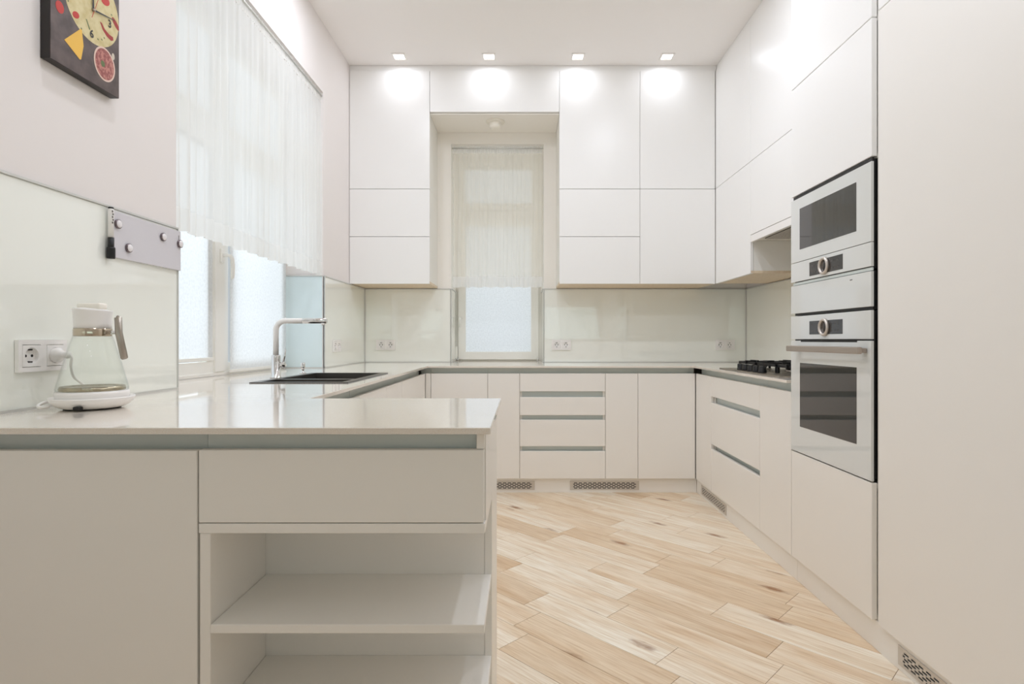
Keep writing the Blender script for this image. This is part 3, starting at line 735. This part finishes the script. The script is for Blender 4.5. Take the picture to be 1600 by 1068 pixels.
t = thing('tap', 'white kitchen tap with chrome base and chrome spray end behind the sink', 'tap', (-1.156, 2.70, ZT))
fx, fy = -1.156, 2.70
obj('body', lathe(nb(), [(0, 0), (.026, 0), (.026, .004), (.0205, .007), (.0205, .100), (.0195, .107), (.0125, .109), (0, .109)], (fx, fy, ZT), 28), M_CHROME, t, True)
arc = [(fx+.045-.045*math.cos(a), fy, ZT+.222+.045*math.sin(a)) for a in [PI/2*k/8 for k in range(9)]]
part(obj('spout', tube(nb(), [(fx, fy, ZT+.108)]+arc+[(fx+.126, fy, ZT+.267)], .0125, 16), M_PLAST, t, True), 'white lacquered spout')
sp = obj('spray_head', tube(nb(), [(fx+.126, fy, ZT+.267), (fx+.128, fy, ZT+.267), (fx+.236, fy, ZT+.267), (fx+.238, fy, ZT+.267)], [.0128, .0135, .0125, .011], 16), M_CHROME, t, True)
obj('nozzle', lathe(nb(), [(0, 0), (.009, 0), (.010, .010), (0, .010)], (fx+.222, fy, ZT+.246), 14), M_PLAST, sp, True)
lv = obj('lever', tube(nb(), [(fx+.018, fy, ZT+.062), (fx+.040, fy, ZT+.062)], .0125, 16), M_CHROME, t, True)
obj('lever_arm', tube(nb(), [(fx+.032, fy, ZT+.066), (fx+.040, fy, ZT+.10), (fx+.047, fy-.004, ZT+.135)], [.005, .0038, .003], 10), M_CHROME, lv, True)
t = thing('soap_pump', 'small chrome soap pump on the worktop beyond the tap', 'soap pump', (-1.167, 3.06, ZT))
obj('collar', lathe(nb(), [(0, 0), (.017, 0), (.017, .003), (.010, .006), (.0065, .008), (.0065, .022), (0, .022)], (-1.167, 3.06, ZT), 20), M_CHROME, t, True)
obj('pump_head', lathe(nb(), [(0, .0225), (.0105, .0225), (.0115, .03), (.0115, .055), (.010, .057), (0, .057)], (-1.167, 3.06, ZT), 20), M_CHROME, t, True)

# ------------------------------------------------------------------ sockets (modelled facing -Y round their own origin)
def sq_hole(b, cx, cz, half, r, y, seg=24):
    inner, outer = [], []
    for k in range(seg):
        a = 2*PI*k/seg; c, s = math.cos(a), math.sin(a); q = half/max(abs(c), abs(s))
        inner.append(b.verts.new((cx+r*c, y, cz+r*s))); outer.append(b.verts.new((cx+q*c, y, cz+q*s)))
    for k in range(seg): n = (k+1) % seg; b.faces.new((outer[k], outer[n], inner[n], inner[k]))
    return outer, inner
def make_socket(label):
    t = local_thing('wall_socket', label, 'socket', 'double wall sockets')
    W, H = .0755, .0405
    b = cells(nb(), [-W, -.0645, -.0090, .0090, .0645, W], [-H, -.0285, .0285, H], lambda x, z: not (.009 < abs(x) < .0645 and abs(z) < .0285), 0, -.0095, lambda a, c, d: (a, d, c))
    es = [e for e in b.edges if len(e.link_faces) == 2 and e.calc_face_angle(0) > 1 and max(v.co.y for v in e.verts) < -.009]
    bmesh.ops.bevel(b, geom=es, offset=.002, segments=2, affect='EDGES')
    obj('frame', b, M_PLAST, t)
    for cx in (-.03675, .03675):
        b = nb(); o_, i_ = sq_hole(b, cx, 0, .0272, .0205, -.0102)
        d_ = []; f_ = []
        for v in i_: d_.append(b.verts.new((cx+(v.co.x-cx)*.96, -.0015, v.co.z*.96)))
        for v in o_: f_.append(b.verts.new((v.co.x, -.002, v.co.z)))
        n = len(i_)
        for k in range(n): q = (k+1) % n; b.faces.new((i_[k], i_[q], d_[q], d_[k])); b.faces.new((o_[q], o_[k], f_[k], f_[q]))
        b.faces.new(d_)
        ins = obj('socket_insert', b, M_PLAST, t)
        h = nb()
        for dx in (-.0095, .0095): lathe(h, [(0, 0), (.0036, 0), (.0036, .0006), (0, .0006)], (cx+dx, -.0016, 0), 10, 'y')
        obj('pin_hole', h, M_BLACK, ins)
        c_ = nb()
        for s in (-1, 1): box(c_, cx-.0036, cx+.0036, -.0085, -.0016, s*.0155-.0018 if s > 0 else -.0173, .0173 if s > 0 else -.0137)
        obj('earth_clip', c_, M_DISP, ins)
    return t
s0 = make_socket('white double wall socket on the back splashback left of the narrow window'); s0.location = (-1.087, YB-.0085, 1.016)
dup(s0, (.308, YB-.0085, 1.016), 0, 'white double wall socket just right of the narrow window')
dup(s0, (1.608, YB-.0085, 1.016), 0, 'white double wall socket in the right back corner near the hob')
dup(s0, (XL+.0085, 3.875, 1.016), PI/2, 'white double wall socket on the left wall beyond the tap')
s4 = dup(s0, (XL+.0085, 1.498, 1.014), PI/2, 'large near white double socket beside the kettle, with a plug in it')
# plug and cord
py, pz = 1.535, 1.014
t = thing('kettle_plug', 'white plug and cord in the socket behind the kettle', 'plug', (XL+.02, py, pz))
x0 = XL+.0105
obj('plug_body', lathe(nb(), [(0, 0), (.0190, 0), (.0195, .003), (.0190, .018), (.013, .023), (.0085, .029), (.0075, .037), (.0090, .038), (.0090, .045), (.006, .048), (0, .048)], (x0, py, pz), 24, 'x'), M_PLAST, t, True)
def bez(p, n=24):
    p = [Vector(q) for q in p]; out = []
    for i in range(len(p)-1):
        p0, p1, p2, p3 = p[max(i-1, 0)], p[i], p[i+1], p[min(i+2, len(p)-1)]
        for k in range(8):
            s = k/8; out.append(.5*((2*p1)+(-p0+p2)*s+(2*p0-5*p1+4*p2-p3)*s*s+(-p0+3*p1-3*p2+p3)*s**3))
    return out+[p[-1]]
obj('cord', tube(nb(), bez([(x0+.046, py, pz), (x0+.050, py+.001, pz-.008), (x0+.047, py+.002, pz-.030), (x0+.040, py+.022, pz-.060), (x0+.032, py+.068, pz-.086), (x0+.026, py+.098, pz-.110), (x0+.026, py+.100, ZT+.008), (x0+.040, py+.080, ZT+.006), (x0+.060, py+.062, ZT+.010)]), .0034, 10), M_PLAST, t, True)

# ------------------------------------------------------------------ kettle
kx, ky = -1.119, 1.500
KR = lambda prof: [(r*.80, h) for r, h in prof]
t = thing('kettle', 'conical glass jug kettle with white collar and chrome handle on the near counter', 'kettle', (kx, ky, ZT))
ps = obj('power_base', lathe(nb(), KR([(0, .003), (.080, .003), (.086, .004), (.100, .010), (.112, .020), (.1165, .0285), (.1155, .031), (.112, .030), (.106, .024), (.098, .020), (0, .020)]), (kx, ky, ZT), 56), M_PLAST, t, True)
obj('base_foot', lathe(nb(), KR([(0, 0), (.076, 0), (.078, .0035), (0, .0035)]), (kx, ky, ZT), 40), M_BLACK, ps, True)
obj('cord_guide', tube(nb(), bez([(kx-.062, ky-.062, ZT+.012), (kx-.078, ky-.072, ZT+.010), (kx-.088, ky-.064, ZT+.014), (kx-.085, ky-.050, ZT+.020), (kx-.074, ky-.042, ZT+.022)]), .004, 8), M_PLAST, ps, True)
sw = obj('switch', bx(kx+.016, kx+.034, ky-.090, ky-.076, ZT+.004, ZT+.013, bev=.002), M_BLACK, ps)
obj('jug_base', lathe(nb(), KR([(0, .021), (.092, .021), (.0985, .026), (.1000, .040), (.0985, .046), (.090, .047), (0, .046)]), (kx, ky, ZT), 56), M_PLAST, t, True)
obj('heating_plate', lathe(nb(), KR([(.089, .0472), (.090, .052), (.087, .058), (.070, .054), (.050, .057), (.030, .053), (0, .056)]), (kx, ky, ZT), 48), M_HOT, t, True)
gl = [(.0975, .047), (.0985, .052), (.0945, .066), (.0850, .097), (.0730, .135), (.0600, .172), (.0530, .188)]
obj('glass_body', lathe(nb(), KR(gl+[(r-.0022, h) for r, h in reversed(gl)]+[gl[0]]), (kx, ky, ZT), 64), M_JUG, t, True)
obj('metal_ring', lathe(nb(), KR([(.0505, .187), (.0520, .187), (.0525, .189), (.0525, .205), (.0515, .207), (.0500, .207), (.0500, .187)]), (kx, ky, ZT), 56), M_GOLD, t, True)
cl = obj('collar', lathe(nb(), KR([(.049, .2072), (.0510, .2072), (.0515, .220), (.0525, .244), (.0545, .254), (.0545, .257), (.052, .256), (.030, .260), (0, .260)]), (kx, ky, ZT), 56), M_PLAST, t, True)
for v in cl.data.vertices:
    if v.co.z > .25: v.co.z += -(v.co.x)*.07
ld = nb(); box(ld, kx-.033, kx+.029, ky-.016, ky+.016, ZT+.2560, ZT+.273, .006, 3); part(obj('lid_grip', ld, M_CREAMP, t, True), 'raised cream grip bar')
# handle: a short arm from the ring to a bent chrome bar
hd = Vector((1, -.12, 0)).normalized()
H = lambda r, z: (kx+hd.x*r, ky+hd.y*r, ZT+z)
hn = obj('handle', tube(nb(), [H(.0715, .235), H(.0725, .235), H(.0745, .196), H(.090, .131), H(.091, .128)], [.006, .0085, .0085, .0085, .006], 14), M_STEEL, t, True)
obj('handle_arm', tube(nb(), [H(.041, .197), H(.0765, .197)], [.0055, .0045], 12), M_CHROME, hn, True)

# ------------------------------------------------------------------ whiteboard, marker, magnets
bxf = XL+.008
PY = lambda y, z, d: (bxf+d, y, z)
t = thing('whiteboard', 'small blank magnetic whiteboard at the end of the near splashback', 'whiteboard', (bxf, 1.925, 1.31))
obj('panel', bx(bxf+.0005, bxf+.011, 1.750, 2.097, 1.306, 1.448, bev=.0015, seg=2), M_BOARD, t)
b = nb(); box(b, bxf+.0111, bxf+.0114, 2.083, 2.0855, 1.400, 1.432); obj('printed_edge', b, M_DISPL, t)
t = thing('marker_pen', 'black and white marker pen clipped upright to the whiteboard edge', 'marker', (bxf+.010, 1.741, 1.32))
mx, my = bxf+.012, 1.7395
bR = [(0, 0), (.0072, 0), (.0080, .004), (.0080, .100), (.0075, .105), (.0045, .108), (.0045, .112), (0, .112)]
part(obj('barrel', lathe(nb(), [(r, z+.064-.0) for r, z in [(0, 0), (.0075, 0), (.0078, .082), (.0072, .086), (0, .086)]], (mx, my, 1.300), 20), M_PLAST, t, True), 'white barrel with dark lettering')
obj('end_cap', lathe(nb(), [(0, .150), (.0074, .150), (.0068, .155), (0, .156)], (mx, my, 1.300), 20), M_BLACK, t, True)
obj('pen_cap', lathe(nb(), [(0, .012), (.0082, .012), (.0084, .063), (0, .064)], (mx, my, 1.300), 20), M_BLACK, t, True)
obj('eraser', lathe(nb(), [(0, 0), (.0108, 0), (.0114, .004), (.0114, .030), (.0108, .034), (0, .034)], (mx, my, 1.300), 20), M_BLACK, t, True)
b = nb()
for k in range(5): box(b, mx+.0070, mx+.0079, my-.0055+.002*(k % 2), my-.001+.002*(k % 2), 1.405+.0085*k, 1.4105+.0085*k)
obj('lettering', b, M_DISPL, t)['kind'] = 'stuff'
mags = [(1.768, 1.410, 'clear round magnet nearest the marker pen on the whiteboard', None), (1.816, 1.340, 'round magnet with a pink print, lowest on the whiteboard', M_PINK),
        (1.990, 1.410, 'clear round magnet alone in the upper right of the whiteboard', None), (2.087, 1.414-.012, 'clear round magnet overlapping the window-side edge of the whiteboard', None)]
mags[1] = (1.816, 1.344, mags[1][2], M_PINK)
for y, z, lb, pm in mags:
    t = thing('magnet', lb, 'magnet', (bxf+.011, y, z), 'round magnets on the whiteboard')
    X = bxf+.0115
    obj('rim', lathe(nb(), [(0, 0), (.0138, 0), (.0142, .002), (.0140, .006), (.0118, .0068), (0, .0062)], (X, y, z), 28, 'x'), M_MAGR, t, True)
    obj('lens', lathe(nb(), [(.0118, .0068), (.0105, .0088), (.006, .0104), (0, .0108)], (X, y, z), 28, 'x'), M_MAG, t, True)
    if pm: obj('print', lathe(nb(), [(.0128, .0005), (.0140, .0008), (.0138, .0030), (.0130, .0031)], (X, y, z), 28, 'x'), pm, t, True)

# ------------------------------------------------------------------ wall clock with a kitchen picture
t = thing('wall_clock', 'rectangular glass wall clock printed with pizza dough, chillies and cheese', 'clock', (XL, 1.635, 1.79))
cx0, cx1 = XL+.001, -1.2365
obj('frame', bx(cx0, cx1, 1.507, 1.763, 1.792, 2.205, bev=.001), M_FRAME, t)
obj('picture_panel', bx(cx1, cx1+.0015, 1.5075, 1.7625, 1.7925, 2.2045), M_DARKW, t)
PF = lambda y, z, d: (cx1+.0015+d, y, z)
def disc(cy, cz, ry, rz, d0, d1, m, name, seg=40, rotd=0, clip=True):
    pts = []
    for k in range(seg):
        a = 2*PI*k/seg; u, v = ry*math.cos(a), rz*math.sin(a); c, s = math.cos(rotd), math.sin(rotd)
        pts.append((min(1.7622, max(1.5078, cy+u*c-v*s)), cz+u*s+v*c))
    return obj(name, prism(nb(), pts, PF, d0, d1), m, t)
disc(1.655, 2.015, .106, .108, 0, .0003, M_DOUGH, 'dough_print')
disc(1.537, 1.942, .014, .016, 0, .0004, M_RED, 'tomato_print', 20); disc(1.592, 1.952, .013, .009, .0003, .0006, M_RED, 'tomato_print', 20, .5)
disc(1.705, 2.056, .018, .012, .0003, .0006, M_RED, 'tomato_print', 20, .4); disc(1.748, 2.012, .020, .008, .0003, .0006, M_DRED, 'chilli_print', 20, -.7)
obj('cheese_print', prism(nb(), [(1.552, 1.863), (1.613, 1.927), (1.620, 1.880), (1.611, 1.838), (1.606, 1.836)], PF, 0, .0005), M_CHEESE, t)
obj('chilli_print', prism(nb(), [(1.682, 1.984), (1.690, 1.984), (1.702, 1.972), (1.720, 1.966), (1.736, 1.966), (1.738, 1.957), (1.728, 1.951), (1.710, 1.955), (1.694, 1.966)], PF, .0003, .0006), M_DRED, t)
disc(1.702, 1.868, .043, .049, 0, .0005, M_BOWL, 'bowl_print'); disc(1.702, 1.868, .038, .044, .0005, .0007, M_SAUCE, 'sauce_print'); disc(1.694, 1.866, .008, .009, .0007, .0009, M_GREEN, 'basil_print', 16)
disc(1.737, 1.908, .006, .010, .0003, .0006, M_GARLIC, 'garlic_print', 18)
for (y, z) in ((1.565, 1.975), (1.612, 1.925), (1.69, 1.935), (1.70, 1.945), (1.73, 2.03), (1.675, 1.928)): disc(y, z, .003, .002, .0003, .0006, M_GREEN, 'herb_print', 8, y*9)
obj('herb_print', prism(nb(), [(1.628, 1.962), (1.632, 1.962), (1.645, 1.94), (1.641, 1.938)], PF, .0003, .0006), M_GREEN, t)
for s, y, z in (('6', 1.650, 1.930), ('3', 1.722, 1.997), ('12', 1.650, 2.075), ('9', 1.580, 2.004)):
    obj('numeral', text_bm(s, .031, lambda a, c, d, y=y, z=z: (cx1+.0027, y+a, z+c), bold=True), M_BLACK, t)
def hand(name, a, b, w, m, d):
    v = Vector((b[0]-a[0], b[1]-a[1])).normalized(); n = Vector((-v.y, v.x))*w
    return obj(name, prism(nb(), [(a[0]+n.x, a[1]+n.y), (b[0]+n.x*.4, b[1]+n.y*.4), (b[0]-n.x*.4, b[1]-n.y*.4), (a[0]-n.x, a[1]-n.y)], PF, d, d+.0006), m, t)
hc = (1.654, 2.001)
hand('hour_hand', hc, (1.652, 2.055), .0032, M_BLACK, .003); hand('minute_hand', hc, (1.737, 2.017), .0026, M_BLACK, .004); hand('second_hand', (1.645, 1.975), (1.678, 2.062), .0008, M_RED, .005)
obj('hand_pin', lathe(nb(), [(0, 0), (.004, 0), (.004, .007), (0, .008)], (cx1+.0015, hc[0], hc[1]), 14, 'x'), M_NICKEL, t, True)

# ------------------------------------------------------------------ smoke detector in the recess
t = thing('smoke_detector', 'round cream smoke detector on the ceiling of the window recess', 'smoke detector', (-.2056, 4.353, 2.704))
obj('mount_ring', lathe(nb(), [(0, 0), (.070, 0), (.071, -.004), (.066, -.010), (.046, -.012), (0, -.012)], (-.2056, 4.353, 2.7038), 40), M_CREAMP, t, True)
obj('body', lathe(nb(), [(.045, -.0122), (.044, -.040), (.040, -.050), (.026, -.056), (0, -.057)], (-.2056, 4.353, 2.7038), 40), M_CREAMP, t, True)

# ------------------------------------------------------------------ ceiling downlights
def make_light(label):
    t = local_thing('downlight', label, 'ceiling light', 'square recessed downlights')
    obj('bezel', cells(nb(), [-.047, -.036, .036, .047], [-.047, -.036, .036, .047], lambda x, y: abs(x) > .036 or abs(y) > .036, -.006, -.0005), M_PLAST, t)
    obj('diffuser', bx(-.0355, .0355, -.0355, .0355, -.003, -.001), M_BULB, t)
    return t
lab = ['square downlight over the leftmost upper cabinet', 'square downlight in front of the bridging cabinet', 'square downlight just right of the window recess', 'square downlight by the right back corner']
d0 = make_light(lab[0]); d0.location = (-.871, 4.07, ZC)
for x, l in zip((-.2374, .391, 1.02), lab[1:]): dup(d0, (x, 4.07, ZC), 0, l)
def lamp(x, y, p, size=.07, spread=150):
    area('downlight_beam', (x, y, ZC-.008), (0, 0, 0), size, size, p, WARM, spread, 'SQUARE')
for x in (-.871, -.2374, .391, 1.02): lamp(x, 4.07, P_SPOT_FRONT, spread=180)
n = 0
names = ['row by the sink', 'row over the aisle', 'row by the oven tower']
for y, ln in ((2.75, 'above the middle of the kitchen'), (1.35, 'above the near counter'), (-.3, 'above the camera'), (-1.7, 'in the room behind')):  # unseen rows added for the room's fill light; highlights hint at the middle one
    for x, rn in zip((-.82 if y > 2 else -.75, .15, .80), names):
        yy = 3.02 if (y > 2 and x < 0) else y
        dup(d0, (x, yy, ZC), 0, 'unseen square downlight %s, %s' % (ln, rn)); lamp(x, yy, P_SPOT_UNSEEN*(.95 if y > 2 and x < 0 else 1.15 if y > 2 else .85 if y > 1 else .08), spread=180)

for o in bpy.data.objects:
    if '_o' in o.keys(): del o['_o']
